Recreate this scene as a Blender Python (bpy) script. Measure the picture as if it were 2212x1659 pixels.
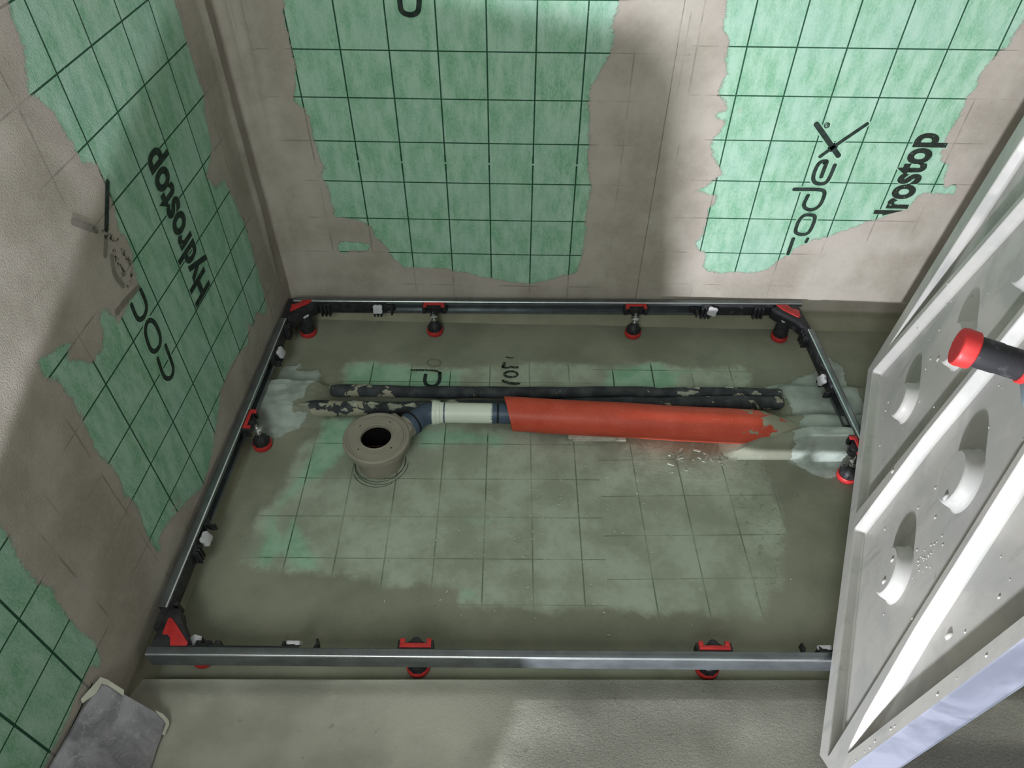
import bpy, bmesh, math, random
import numpy as np
from mathutils import Vector, Matrix, Euler
from mathutils.geometry import tessellate_polygon
random.seed(7); np.random.seed(7)
S = bpy.context.scene
for o in list(bpy.data.objects): bpy.data.objects.remove(o)
COL = S.collection

# ------------------------------------------------------------------ camera
W, H, F = 2212, 1659, 1566.2
CAM = np.array([.6205, -1.5126, 1.3022])
EUL = Euler((math.radians(44.14), math.radians(-.4), math.radians(1.44)), 'XYZ')
RM = np.array(EUL.to_matrix())
cd = bpy.data.cameras.new('camera'); cam = bpy.data.objects.new('camera', cd); COL.objects.link(cam)
cam.location = CAM; cam.rotation_euler = EUL
cd.sensor_width = 36; cd.lens = F / W * 36; cd.clip_start = .02
S.camera = cam
# ------------------------------------------------------------------ world, light, exposure
wd = bpy.data.worlds.new('world'); S.world = wd; wd.use_nodes = True
wd.node_tree.nodes['Background'].inputs[0].default_value = (.86, .97, .90, 1)
wd.node_tree.nodes['Background'].inputs[1].default_value = .33
def area(name, loc, aim, size, power, col):
    l = bpy.data.lights.new(name, 'AREA'); l.shape = 'RECTANGLE'; l.size, l.size_y = size; l.energy = power; l.color = col
    o = bpy.data.objects.new(name, l); COL.objects.link(o); o.location = loc
    o.rotation_euler = (Vector(aim) - Vector(loc)).to_track_quat('-Z', 'Z').to_euler()
    return o
area('low_daylight', (.12, -2.3, .108), (1.0, 0, .35), (.055, .035), 72, (.97, .98, 1.05))
area('room_fill', (.22, -2.7, 2.0), (.5, -.4, .1), (.7, 1.0), 27, (.93, 1.0, .95))  # added soft fill lamp above and behind the camera; no window known there
S.view_settings.view_transform = 'Standard'; S.view_settings.look = 'None'
S.view_settings.exposure = 0; S.view_settings.gamma = 1; S.view_settings.use_curve_mapping = False

# ------------------------------------------------------------------ helpers: a pixel of the photograph to a point on a known plane
def ray(u, v): return RM @ np.array([(u - W / 2) / F, -(v - H / 2) / F, -1.])
def onplane(u, v, n, d):
    n = np.array(n, float); r = ray(u, v); return CAM + r * ((d - n @ CAM) / (n @ r))
def onz(u, v, z=0): return onplane(u, v, (0, 0, 1), z)
def ony(u, v, y=0): return onplane(u, v, (0, 1, 0), y)
def onL(u, v): return onplane(u, v, (1, -.0377, .0031), .00155)
def lx(y, z): return .0377 * y - .0031 * (z - .5)

# ------------------------------------------------------------------ node helper
class NT:
    def __init__(s, name, rough=.8, spec=.3, metal=0):
        s.m = bpy.data.materials.new(name); s.m.use_nodes = True; s.t = s.m.node_tree; s.n = s.t.nodes; s.l = s.t.links
        s.b = s.n['Principled BSDF']; s.b.inputs['Roughness'].default_value = rough
        s.b.inputs['Specular IOR Level'].default_value = spec; s.b.inputs['Metallic'].default_value = metal
    def put(s, sock, v):
        if isinstance(v, bpy.types.NodeSocket): s.l.new(v, sock)
        elif isinstance(v, (tuple, list)) and len(v) == 3 and sock.type == 'RGBA': sock.default_value = (*v, 1)
        else: sock.default_value = v
    def node(s, t, **k):
        n = s.n.new(t)
        for a, v in k.items(): setattr(n, a, v)
        return n
    def math(s, op, a, b=0, c=0, clamp=False):
        n = s.node('ShaderNodeMath', operation=op, use_clamp=clamp); s.put(n.inputs[0], a); s.put(n.inputs[1], b)
        if len(n.inputs) > 2: s.put(n.inputs[2], c)
        return n.outputs[0]
    def step(s, v, a, b, to=(0, 1)):
        n = s.node('ShaderNodeMapRange', interpolation_type='SMOOTHSTEP'); s.put(n.inputs[0], v); s.put(n.inputs[1], a); s.put(n.inputs[2], b)
        s.put(n.inputs[3], to[0]); s.put(n.inputs[4], to[1]); return n.outputs[0]
    def mix(s, f, a, b):
        n = s.node('ShaderNodeMix', data_type='RGBA'); s.put(n.inputs[0], f); s.put(n.inputs[6], a); s.put(n.inputs[7], b); return n.outputs[2]
    def pos(s):
        if not hasattr(s, '_p'): s._p = s.node('ShaderNodeTexCoord').outputs['Object']
        return s._p
    def xyz(s):
        if not hasattr(s, '_x'):
            n = s.node('ShaderNodeSeparateXYZ'); s.l.new(s.pos(), n.inputs[0]); s._x = n.outputs
        return s._x
    def noise(s, scale, detail=3, rough=.55, vec=None, stretch=None, dist=0):
        n = s.node('ShaderNodeTexNoise'); v = vec or s.pos()
        if stretch:
            mp = s.node('ShaderNodeMapping'); mp.inputs['Scale'].default_value = stretch; s.l.new(v, mp.inputs[0]); v = mp.outputs[0]
        s.l.new(v, n.inputs['Vector']); n.inputs['Scale'].default_value = scale; n.inputs['Detail'].default_value = detail
        n.inputs['Roughness'].default_value = rough; n.inputs['Distortion'].default_value = dist
        return n.outputs[0]
    def attr(s, name): return s.node('ShaderNodeAttribute', attribute_name=name).outputs['Fac']
    def bump(s, h, dist=.001, strength=1, normal=None):
        n = s.node('ShaderNodeBump'); s.put(n.inputs['Height'], h); n.inputs['Distance'].default_value = dist; n.inputs['Strength'].default_value = strength
        if normal: s.l.new(normal, n.inputs['Normal'])
        return n.outputs[0]
    def out(s, color=None, rough=None, normal=None, metal=None, alpha=None):
        for k, v in (('Base Color', color), ('Roughness', rough), ('Normal', normal), ('Metallic', metal), ('Alpha', alpha)):
            if v is not None: s.put(s.b.inputs[k], v)
        return s.m

def lattice(t, u, v, a, b, th, hu, hv):
    """printed 10 cm grid: returns line mask (1 on a line)"""
    c, s_ = math.cos(th), math.sin(th)
    du = t.math('SUBTRACT', u, a); dv = t.math('SUBTRACT', v, b)
    U = t.math('ADD', t.math('MULTIPLY', du, c), t.math('MULTIPLY', dv, s_))
    V = t.math('SUBTRACT', t.math('MULTIPLY', dv, c), t.math('MULTIPLY', du, s_))
    r = []
    for q, w in ((U, hu), (V, hv)):
        f = t.math('PINGPONG', q, .05)          # distance to nearest multiple of .1 (0..0.05)
        f = t.math('SUBTRACT', .05, f); f2 = t.math('SUBTRACT', .05, f)
        r.append(t.step(f2, t.math('MULTIPLY', w, .75) if not isinstance(w, float) else w * .75, t.math('MULTIPLY', w, 1.35) if not isinstance(w, float) else w * 1.35, (1., 0.)))
    return t.math('MAXIMUM', r[0], r[1]), V

def m_wall(kind):
    t = NT('membrane_wall_' + kind, .88, .2)
    x, y, z = t.xyz(); u = x if kind == 'back' else y
    sdf = t.attr('sdf')
    if kind == 'back':
        l1, V1 = lattice(t, u, z, .5363, .4131, .0023, .0015, .0013)
        l2, _ = lattice(t, u, z, 1.3601, .4329, .0036, .0015, .0013)
        sel = t.math('GREATER_THAN', x, .95)
        lines = t.math('ADD', t.math('MULTIPLY', l1, t.math('SUBTRACT', 1, sel)), t.math('MULTIPLY', l2, sel))
        lo = t.math('ADD', z, -.465)           # thickened print just under one row, with a gap
        thick = t.math('MULTIPLY', t.step(t.math('ABSOLUTE', lo), .0, .035, (1., 0.)), t.math('LESS_THAN', x, .95))
        lt, _ = lattice(t, u, z, .5363, .4131, .0023, .0019, .0001)
        lines = t.math('MAXIMUM', lines, t.math('MULTIPLY', lt, t.math('GREATER_THAN', thick, .45)))
        gap = t.math('MULTIPLY', t.math('LESS_THAN', t.math('ABSOLUTE', t.math('ADD', z, -.4635)), .0022), t.math('LESS_THAN', x, .95))
        lines = t.math('MULTIPLY', lines, t.math('SUBTRACT', 1, gap))
    else:
        l1, _ = lattice(t, u, z, -.5393, .5829, -.0079, .0015, .0014)
        l2, _ = lattice(t, u, z, -.5803, .5829, -.0079, .0019, .0014)
        sel = t.math('LESS_THAN', y, -.98)
        lines = t.math('ADD', t.math('MULTIPLY', l1, t.math('SUBTRACT', 1, sel)), t.math('MULTIPLY', l2, sel))
    n1 = t.noise(26, 4, .6); n2 = t.noise(150, 3, .6); n3 = t.noise(600, 2, .7)
    e = t.math('ADD', sdf, t.math('MULTIPLY', t.math('SUBTRACT', n1, .5), .022))
    e = t.math('ADD', e, t.math('MULTIPLY', t.math('SUBTRACT', n2, .5), .018))
    e2 = t.math('ADD', e, t.math('MULTIPLY', t.math('SUBTRACT', n3, .5), .016))
    mask = t.step(e2, -.0012, .0012)
    # thin smears of the coat inside the green fields
    sm = t.noise(9, 4, .7); sm2 = t.math('ADD', sm, t.math('MULTIPLY', t.math('SUBTRACT', n3, .5), .12))
    smear = t.math('MULTIPLY', t.step(sm2, .66, .72), t.step(sdf, .06, .0))
    mask = t.math('MULTIPLY', mask, t.math('SUBTRACT', 1, t.math('MULTIPLY', smear, .75)))
    st = (1, 1, .35) if kind == 'back' else (1, 1, .35)
    g1 = t.noise(38, 5, .65, stretch=st); g2 = t.noise(7, 3, .6)
    g3 = t.noise(420, 2, .6, stretch=st)
    gc = t.mix(t.step(g1, .34, .66), (.150, .375, .215), (.345, .545, .410))
    gc = t.mix(t.math('MULTIPLY', t.step(g2, .42, .66), .35), gc, (.34, .52, .45))
    gc = t.mix(t.step(g3, .3, .75), gc, t.mix(.5, gc, (.45, .61, .53)))
    ln = t.math('MULTIPLY', lines, t.step(t.noise(300, 2), .22, .34))
    gc = t.mix(ln, gc, (.018, .070, .040))
    c1 = t.noise(6, 5, .6); c2 = t.noise(90, 4, .65)
    cc = t.mix(t.step(c1, .35, .66), (.315, .286, .240), (.455, .418, .370))
    cc = t.mix(t.math('MULTIPLY', t.step(c2, .35, .7), .4), cc, (.40, .37, .32))
    near = t.step(sdf, -.05, -.002)
    cc = t.mix(t.math('MULTIPLY', near, .35), cc, (.44, .375, .34))
    faint = t.math('MULTIPLY', t.math('MULTIPLY', lines, t.step(sdf, -.13, -.03)), t.step(t.noise(11, 2), .42, .62))
    cc = t.mix(t.math('MULTIPLY', faint, .55), cc, (.13, .12, .10))
    pits = t.step(t.noise(230, 2, .6), .70, .76)
    cc = t.mix(t.math('MULTIPLY', pits, t.math('MULTIPLY', t.step(t.noise(5, 3), .55, .7), .5)), cc, (.12, .11, .08))
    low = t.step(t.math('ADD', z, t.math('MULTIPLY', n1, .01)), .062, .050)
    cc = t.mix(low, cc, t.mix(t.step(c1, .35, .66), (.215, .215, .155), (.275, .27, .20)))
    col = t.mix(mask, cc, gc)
    if kind == 'left':
        gp = t.math('MULTIPLY', t.math('LESS_THAN', t.math('ABSOLUTE', t.math('SUBTRACT', z, 0.157)), .0016), t.math('LESS_THAN', y, -1.075))
        col = t.mix(gp, col, (.02, .03, .02))
    hb = t.math('MULTIPLY', t.math('SUBTRACT', 1, mask), 1.0)
    hb = t.math('ADD', hb, t.math('MULTIPLY', t.noise(30, 3), .8))
    b1 = t.bump(hb, .0012, .8)
    grain = t.noise(430, 4, .7, stretch=(1, 1, .7))
    b2 = t.bump(grain, .0016 if kind == 'back' else .0038, .55 if kind == 'back' else .75, b1)
    if kind == 'back':
        sx = t.math('ADD', x, t.math('MULTIPLY', t.noise(14, 2), .006))
        b2 = t.bump(t.step(sx, .921, .9235), .0022, 1., b2)
    return t.out(col, None, b2)

def m_floor():
    t = NT('membrane_floor', .85, .25)
    x, y, z = t.xyz()
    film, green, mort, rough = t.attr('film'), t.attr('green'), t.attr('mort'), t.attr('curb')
    l1, _ = lattice(t, x, y, .4522, -.7471, .0209, .00125, .0008)
    l2, _ = lattice(t, x, y, 1.2902, -.7637, .042, .00125, .0008)
    l3, _ = lattice(t, x, y, 1.2602, -.7857, .012, .0016, .0009)
    up = t.math('GREATER_THAN', y, -.33)
    lr = t.math('ADD', t.math('MULTIPLY', l2, t.math('SUBTRACT', 1, up)), t.math('MULTIPLY', l3, up))
    sel = t.math('GREATER_THAN', x, .80)
    lines = t.math('ADD', t.math('MULTIPLY', l1, t.math('SUBTRACT', 1, sel)), t.math('MULTIPLY', lr, sel))
    n1 = t.noise(18, 4, .6); n2 = t.noise(120, 3, .65); n3 = t.noise(420, 2, .6)
    nn = t.math('ADD', t.math('MULTIPLY', t.math('SUBTRACT', n1, .5), .05), t.math('MULTIPLY', t.math('SUBTRACT', n2, .5), .018))
    fm = t.step(t.math('ADD', film, nn), -.010, .016)
    gm = t.step(t.math('ADD', green, nn), -.006, .022)
    mm = t.step(t.math('ADD', mort, t.math('MULTIPLY', nn, .8)), -.001, .0015)
    kh = t.mix(t.step(t.noise(5, 5, .6), .35, .65), (.175, .188, .140), (.245, .255, .195))
    kh = t.mix(t.math('MULTIPLY', t.step(n3, .3, .8), .3), kh, (.27, .28, .22))
    f0 = t.noise(9, 5, .6)
    fc = t.mix(t.step(f0, .36, .64), (.265, .295, .230), (.375, .425, .340))
    fc = t.mix(t.math('MULTIPLY', t.step(t.noise(60, 3), .5, .75), .4), fc, (.26, .29, .235))
    gr = t.mix(t.step(n1, .35, .65), (.20, .40, .265), (.31, .50, .37))
    gr = t.mix(t.math('MULTIPLY', t.step(n2, .5, .75), .5), gr, (.36, .44, .34))
    col = t.mix(fm, kh, fc); col = t.mix(t.math('MULTIPLY', gm, .85), col, gr)
    lv = t.math('MAXIMUM', gm, t.math('MULTIPLY', fm, t.step(t.noise(7, 2), .35, .6, (.25, .72))))
    lv = t.math('MULTIPLY', lv, t.step(t.noise(200, 2), .25, .42, (.45, 1.)))
    col = t.mix(t.math('MULTIPLY', lines, lv), col, (.045, .085, .050))
    mc = t.mix(t.step(t.noise(22, 4), .35, .65), (.275, .315, .285), (.375, .43, .39))
    col = t.mix(mm, col, mc)
    cu = t.mix(t.step(t.noise(6, 4), .35, .65), (.31, .312, .262), (.43, .428, .368))
    cu = t.mix(t.math('MULTIPLY', t.step(x, 1.10, 1.16), t.step(y, -1.06, -1.10)), cu, (.19, .185, .17))  # weaker light beyond the tray, painted as a darker floor colour
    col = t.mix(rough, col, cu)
    sp = t.step(t.noise(55, 1, .5), .76, .775)
    col = t.mix(t.math('MULTIPLY', sp, .22), col, (.07, .07, .05))
    b1 = t.bump(t.math('ADD', t.math('MULTIPLY', mm, 1.2), t.math('MULTIPLY', t.noise(26, 4, .6), 1.)), .0016, .8)
    b1 = t.bump(t.noise(40, 4, .6, stretch=(.35, 1.4, 1), dist=.6), .003, t.math('MULTIPLY', mm, .6), b1) if False else b1
    rc = t.step(x, 1.0, 1.15)
    cr = t.math('MULTIPLY', t.step(t.noise(55, 5, .7, dist=1.2), .55, .75), t.math('MULTIPLY', rc, fm))
    b1 = t.bump(cr, .0025, .7, b1)
    b1 = t.bump(t.noise(14, 5, .7, dist=.8), .004, .45, b1); b2 = t.bump(t.noise(260, 4, .7), .0008, .6, b1)
    n = t.node('ShaderNodeBump'); n.inputs['Distance'].default_value = .0085
    t.put(n.inputs['Strength'], t.math('MULTIPLY', rough, t.step(x, .45, .75, (.22, .95)))); t.put(n.inputs['Height'], t.noise(210, 5, .72, stretch=(1, 1.2, 1), dist=.35)); t.l.new(b2, n.inputs['Normal'])
    return t.out(col, None, n.outputs[0])

def plain(name, col, rough=.5, spec=.4, metal=0, var=.12, scale=40, bump=.0, col2=None, amt=None, bs=200):
    t = NT(name, rough, spec, metal)
    d = col2 or tuple(c * (1 - var) for c in col)
    c = t.mix(t.step(t.noise(scale, 4, .6), *(amt or (.35, .65))), col, d)
    n = t.bump(t.noise(bs, 3, .6), bump, .6) if bump else None
    return t.out(c, None, n)

M = {}
M['wall_back'] = m_wall('back'); M['wall_left'] = m_wall('left'); M['floor'] = m_floor()
M['galv'] = plain('galvanised_steel', (.20, .225, .24), .30, .5, .72, .3, 25, .0001, amt=(.3, .7))
M['edge'] = plain('rail_edge_highlight', (.60, .64, .66), .25, .5, .8)  # line of reflected light along the rails, painted as a brighter material
M['zinc'] = plain('bright_zinc', (.62, .63, .62), .3, .5, .9)
M['black'] = plain('black_plastic', (.012, .012, .014), .5, .35, 0, 0, 60, .0003, col2=(.03, .03, .033))
M['blackdirty'] = plain('dusty_black_plastic', (.02, .02, .024), .55, .35, 0, 0, 55, .0004, col2=(.10, .10, .115), amt=(.52, .78))
M['red'] = plain('red_plastic', (.50, .030, .030), .45, .4, 0, .2)
M['knob'] = plain('grey_plastic', (.52, .52, .55), .5, .4, 0, .1)
M['blue'] = plain('blue_grey_plastic', (.055, .085, .135), .42, .4, 0, .25, 20, .0002)
M['seal'] = plain('black_rubber', (.010, .011, .014), .6, .3)
M['white'] = plain('white_plastic', (.66, .71, .62), .38, .4, 0, .06, 12)
M['taupe'] = plain('taupe_plastic', (.27, .25, .205), .5, .35, 0, .1, 30, .0002)
M['dark'] = plain('dark_inside', (.006, .006, .006), .5, .2)
M['wood'] = plain('pale_wood', (.50, .47, .40), .8, .2, 0, .25, 60)
M['crumb'] = plain('mortar_crumb', (.36, .38, .31), .9, .1, 0, .3, 60)
M['pencil'] = plain('pencil_line', (.05, .055, .045), .9, .1)
M['ink'] = plain('black_print', (.014, .026, .020), .8, .2, 0, 0, 80, 0, col2=(.030, .045, .038))
def m_faded(k=.50):
    t = NT('faded_black_print', .85, .2)
    a = t.step(t.noise(170, 4, .75), k, k + .10)
    return t.out((.02, .025, .02), None, None, None, t.math('MULTIPLY', a, .9))
M['faded'] = m_faded(); M['worn'] = m_faded(.30); M['faded2'] = m_faded(.38)
def m_ghost():
    t = NT('ghost_print', .85, .2); return t.out((.20, .19, .165), None, None, None, t.step(t.noise(60, 3), .2, .6, (.35, .75)))
M['ghost'] = m_ghost()
def m_halo(n):
    t = NT('print_margin', .88, .2)
    g1 = t.noise(38, 5, .65, stretch=(1, 1, .35))
    return t.out(t.mix(t.step(g1, .34, .66), (.19, .41, .265), (.36, .56, .43)))
M['halo'] = m_halo(0)
def m_red_pipe():
    t = NT('red_orange_pipe', .5, .3); x, y, z = t.xyz()
    c = t.mix(t.step(t.noise(14, 4), .3, .7), (.46, .060, .030), (.55, .085, .050))
    n = t.math('ADD', t.noise(34, 4, .65, stretch=(.6, 1, 1)), t.step(x, .08, .38, (-.08, .05)))
    top = t.step(z, .02, .045)
    msk = t.step(t.math('ADD', n, t.math('MULTIPLY', t.step(x, .16, .34), t.step(t.math('ABSOLUTE', t.math('SUBTRACT', z, .012)), .004, .03, (.0, .30)))), .68, .70)
    c = t.mix(msk, c, (.27, .27, .20))
    c = t.mix(t.math('MULTIPLY', t.step(t.noise(260, 3), .62, .7), .4), c, (.50, .30, .22))
    wr = t.bump(msk, .001, .8); return t.out(c, t.step(msk, 0, 1, (.45, .9)), t.bump(t.noise(22, 3, .5, stretch=(.4, 1, 1)), .001, .5, wr))
M['red_pipe'] = m_red_pipe()
def m_blackpipe(ends):
    t = NT('insulated_black_pipe', .75, .25); x, y, z = t.xyz()
    c = t.mix(t.step(t.noise(30, 4), .35, .7), (.026, .030, .034), (.060, .068, .074))
    k = t.math('MAXIMUM', t.step(x, .40, .03, (0., 1.)), t.step(x, .80, 1.15, (0., .75)))
    m = t.step(t.math('ADD', t.noise(24, 5, .62, dist=.6), t.math('MULTIPLY', k, ends)), .66, .675)
    c = t.mix(m, c, t.mix(t.noise(60, 2), (.25, .24, .18), (.36, .35, .27)))
    b = t.bump(m, .003, .9)
    return t.out(c, None, t.bump(t.noise(18, 3), .0025, .6, b))
M['pipe1'] = m_blackpipe(.085); M['pipe2'] = m_blackpipe(.15)
def m_tray():
    t = NT('cast_resin_underside', .42, .35)
    n = t.noise(7, 4, .6, dist=.4)
    c = t.mix(t.step(n, .4, .62), (.425, .418, .398), (.35, .352, .34))
    s = t.noise(26, 5, .7, stretch=(1, 1, .18)); c = t.mix(t.math('MULTIPLY', t.step(s, .56, .72), .6), c, (.25, .26, .25))
    return t.out(c, t.step(n, .4, .6, (.35, .6)), t.bump(t.noise(240, 3), .0003, .4))
M['tray'] = m_tray()
def m_trayside():
    t = NT('cast_resin_side', .35, .4)
    n = t.noise(9, 5, .6, dist=1.0)
    return t.out(t.mix(t.step(n, .38, .62), (.17, .18, .225), (.11, .12, .155)), None, t.bump(n, .001, .4))  # bluish marbled reflections painted into the side colour
M['tray_side'] = m_trayside()
def m_marble():
    t = NT('film_wrapped_grey_marble', .3, .5)
    n = t.noise(10, 6, .65, dist=.7); c = t.mix(t.step(n, .3, .7), (.13, .13, .15), (.34, .34, .37))
    v = t.noise(16, 3, .5, dist=2.2); vein = t.step(t.math('ABSOLUTE', t.math('SUBTRACT', v, .5)), .0, .012, (1., 0.))
    c = t.mix(t.math('MULTIPLY', vein, .45), c, (.48, .48, .49))
    t.b.inputs['Coat Weight'].default_value = .5; t.b.inputs['Coat Roughness'].default_value = .12
    return t.out(c, .45, t.bump(t.noise(30, 3, .5, dist=1.), .003, .35))
M['marble'] = m_marble()
M['tape'] = plain('masking_tape', (.52, .53, .45), .75, .25, 0, .12, 40, .0006)

# ------------------------------------------------------------------ mesh helpers
def new_obj(name, me, mat, parent=None, smooth=None, loc=None):
    o = bpy.data.objects.new(name, me); COL.objects.link(o)
    if mat is not None and not me.materials: me.materials.append(mat)
    if smooth is not None:
        me.shade_smooth()
        if smooth < 179: me.set_sharp_from_angle(angle=math.radians(smooth))
    if parent is not None: o.parent = parent
    if loc is not None: o.location = loc
    return o
def worigin(p):
    v = Vector((0, 0, 0))
    while p is not None: v += p.location; p = p.parent
    return v
class MB:
    def __init__(s): s.v, s.f = [], []
    def add(s, vs, fs):
        k = len(s.v); s.v += [tuple(map(float, v)) for v in vs]; s.f += [tuple(i + k for i in f) for f in fs]; return s
    def box(s, c, ax, half):
        c = Vector(c); ax = [Vector(a).normalized() for a in ax]
        vs = [c + ax[0] * half[0] * i + ax[1] * half[1] * j + ax[2] * half[2] * k for i in (-1, 1) for j in (-1, 1) for k in (-1, 1)]
        return s.add(vs, [(0, 1, 3, 2), (4, 6, 7, 5), (0, 4, 5, 1), (2, 3, 7, 6), (0, 2, 6, 4), (1, 5, 7, 3)])
    def prism(s, pts, vec):                      # pts: 3D loop, extruded by vec
        n = len(pts); P = [Vector(p) for p in pts]; v = Vector(vec)
        return s.add(P + [p + v for p in P], [tuple(range(n))[::-1], tuple(range(n, 2 * n))] + [(i, (i + 1) % n, n + (i + 1) % n, n + i) for i in range(n)])
    def lathe(s, prof, org=(0, 0, 0), axis=(0, 0, 1), seg=36, cap=True):
        z = Vector(axis).normalized(); x = z.orthogonal().normalized(); y = z.cross(x); org = Vector(org); vs = []
        for r, h in prof:
            for i in range(seg):
                a = 2 * math.pi * i / seg; vs.append(org + z * h + (x * math.cos(a) + y * math.sin(a)) * r)
        fs = [(j * seg + i, j * seg + (i + 1) % seg, (j + 1) * seg + (i + 1) % seg, (j + 1) * seg + i) for j in range(len(prof) - 1) for i in range(seg)]
        if cap: fs += [tuple(range(seg))[::-1], tuple((len(prof) - 1) * seg + i for i in range(seg))]
        return s.add(vs, fs)
    def tube(s, path, r, seg=20, cap=True):
        P = [Vector(p) for p in path]; n = len(P); rr = r if isinstance(r, (list, tuple)) else [r] * n; vs = []
        for i in range(n):
            t = (P[min(i + 1, n - 1)] - P[max(i - 1, 0)]).normalized(); b = Vector((0, 0, 1)); a = b.cross(t).normalized(); b = t.cross(a)
            for k in range(seg):
                q = 2 * math.pi * k / seg; vs.append(P[i] + (a * math.cos(q) + b * math.sin(q)) * rr[i])
        fs = [(j * seg + i, j * seg + (i + 1) % seg, (j + 1) * seg + (i + 1) % seg, (j + 1) * seg + i) for j in range(n - 1) for i in range(seg)]
        if cap: fs += [tuple(range(seg))[::-1], tuple((n - 1) * seg + i for i in range(seg))]
        return s.add(vs, fs)
    def build(s, name, mat, parent=None, smooth=None, bevel=0, local=False):
        o0 = Vector((0, 0, 0)) if local else worigin(parent)
        me = bpy.data.meshes.new(name); me.from_pydata([Vector(v) - o0 for v in s.v], [], s.f); me.update()
        bm = bmesh.new(); bm.from_mesh(me); bmesh.ops.recalc_face_normals(bm, faces=bm.faces)
        if bevel:
            ed = [e for e in bm.edges if len(e.link_faces) == 2 and e.calc_face_angle(0) > .5]
            bmesh.ops.bevel(bm, geom=ed, offset=bevel, segments=2, affect='EDGES', profile=.5, clamp_overlap=True)
        bm.to_mesh(me); bm.free()
        return new_obj(name, me, mat, parent, smooth)
def thing(name, label, cat, loc=(0, 0, 0), group=None):
    o = bpy.data.objects.new(name, None); COL.objects.link(o); o.location = loc; o.empty_display_size = .05
    o['label'] = label; o['category'] = cat
    if group: o['group'] = group
    return o
def tag(o, label, cat=None, group=None, kind=None):
    if label: o['label'] = label
    if cat: o['category'] = cat
    if group: o['group'] = group
    if kind: o['kind'] = kind
    return o

def sdf(P, poly):                              # signed distance, positive inside
    poly = np.array(poly); d = np.full(len(P), 1e9); ins = np.zeros(len(P), bool); n = len(poly)
    for i in range(n):
        a, b = poly[i], poly[(i + 1) % n]; ab = b - a; t = np.clip(((P - a) @ ab) / (ab @ ab + 1e-12), 0, 1)
        d = np.minimum(d, np.hypot(*(P - a - t[:, None] * ab).T))
        c = ((a[1] > P[:, 1]) != (b[1] > P[:, 1])) & (P[:, 0] < (b[0] - a[0]) * (P[:, 1] - a[1]) / (b[1] - a[1] + 1e-15) + a[0])
        ins ^= c
    return np.where(ins, d, -d)
def union(P, polys): return np.max([sdf(P, p) for p in polys], axis=0)
def smooth01(x): x = np.clip(x, 0, 1); return x * x * (3 - 2 * x)
def wob(x, y, s, seed):                        # cheap smooth noise for relief
    r = np.random.RandomState(seed); v = np.zeros_like(x)
    for k in range(7):
        a = r.uniform(0, 2 * np.pi); f = s * r.uniform(.5, 2.2); v += np.sin(f * (x * np.cos(a) + y * np.sin(a)) + r.uniform(0, 6.28)) / 7
    return v
def gridmesh(name, X, Y, Z, mat, attrs):       # X,Y,Z: 2-D arrays
    n, m = X.shape; me = bpy.data.meshes.new(name)
    co = np.stack([X, Y, Z], -1).reshape(-1, 3).astype(np.float32)
    i = np.arange(n * m).reshape(n, m); q = np.stack([i[:-1, :-1], i[:-1, 1:], i[1:, 1:], i[1:, :-1]], -1).reshape(-1)
    k = len(q) // 4
    me.vertices.add(n * m); me.vertices.foreach_set('co', co.ravel())
    me.loops.add(len(q)); me.loops.foreach_set('vertex_index', q.astype(np.int32))
    me.polygons.add(k); me.polygons.foreach_set('loop_start', (np.arange(k) * 4).astype(np.int32))
    me.update(calc_edges=True); me.validate()
    for a, v in attrs.items():
        at = me.attributes.new(a, 'FLOAT', 'POINT'); at.data.foreach_set('value', v.astype(np.float32).ravel())
    return new_obj(name, me, mat, None, 50)

# ------------------------------------------------------------------ outlines (photograph pixels on their planes)
PB = [(605,-60),(612,30),(628,100),(640,150),(636,215),(655,235),(668,250),(672,275),(688,335),(700,362),(692,380),(705,395),(715,430),(722,468),(775,475),(800,490),(812,515),(838,535),(850,560),(872,577),(905,577),(950,580),(985,585),(1010,590),(1060,600),(1100,608),(1150,612),(1195,603),(1240,590),(1258,560),(1262,520),(1265,470),(1270,440),(1278,405),(1272,380),(1272,330),(1274,300),(1270,230),(1275,190),(1300,150),(1315,125),(1325,90),(1320,50),(1332,20),(1345,-60)]
PB2 = [(728,528),(745,520),(768,523),(800,528),(796,540),(765,540),(740,546),(730,540)]
PR = [(1580,-60),(1566,35),(1562,60),(1575,85),(1570,115),(1570,160),(1548,205),(1565,215),(1570,235),(1548,250),(1566,265),(1538,308),(1540,335),(1545,345),(1558,375),(1540,395),(1505,412),(1548,422),(1545,440),(1530,450),(1528,480),(1520,510),(1500,525),(1508,540),(1523,545),(1520,575),(1530,585),(1560,590),(1590,588),(1630,590),(1660,580),(1690,558),(1712,540),(1750,520),(1790,512),(1830,495),(1870,480),(1905,470),(1935,455),(1965,445),(1980,425),(1990,418),(2010,416),(2040,420),(2062,418),(2068,408),(2060,400),(2040,405),(2038,385),(2050,360),(2035,350),(2032,330),(2042,300),(2060,270),(2080,235),(2090,210),(2110,190),(2115,165),(2150,120),(2180,95),(2200,60),(2212,40),(2240,0),(2290,-60)]
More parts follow.
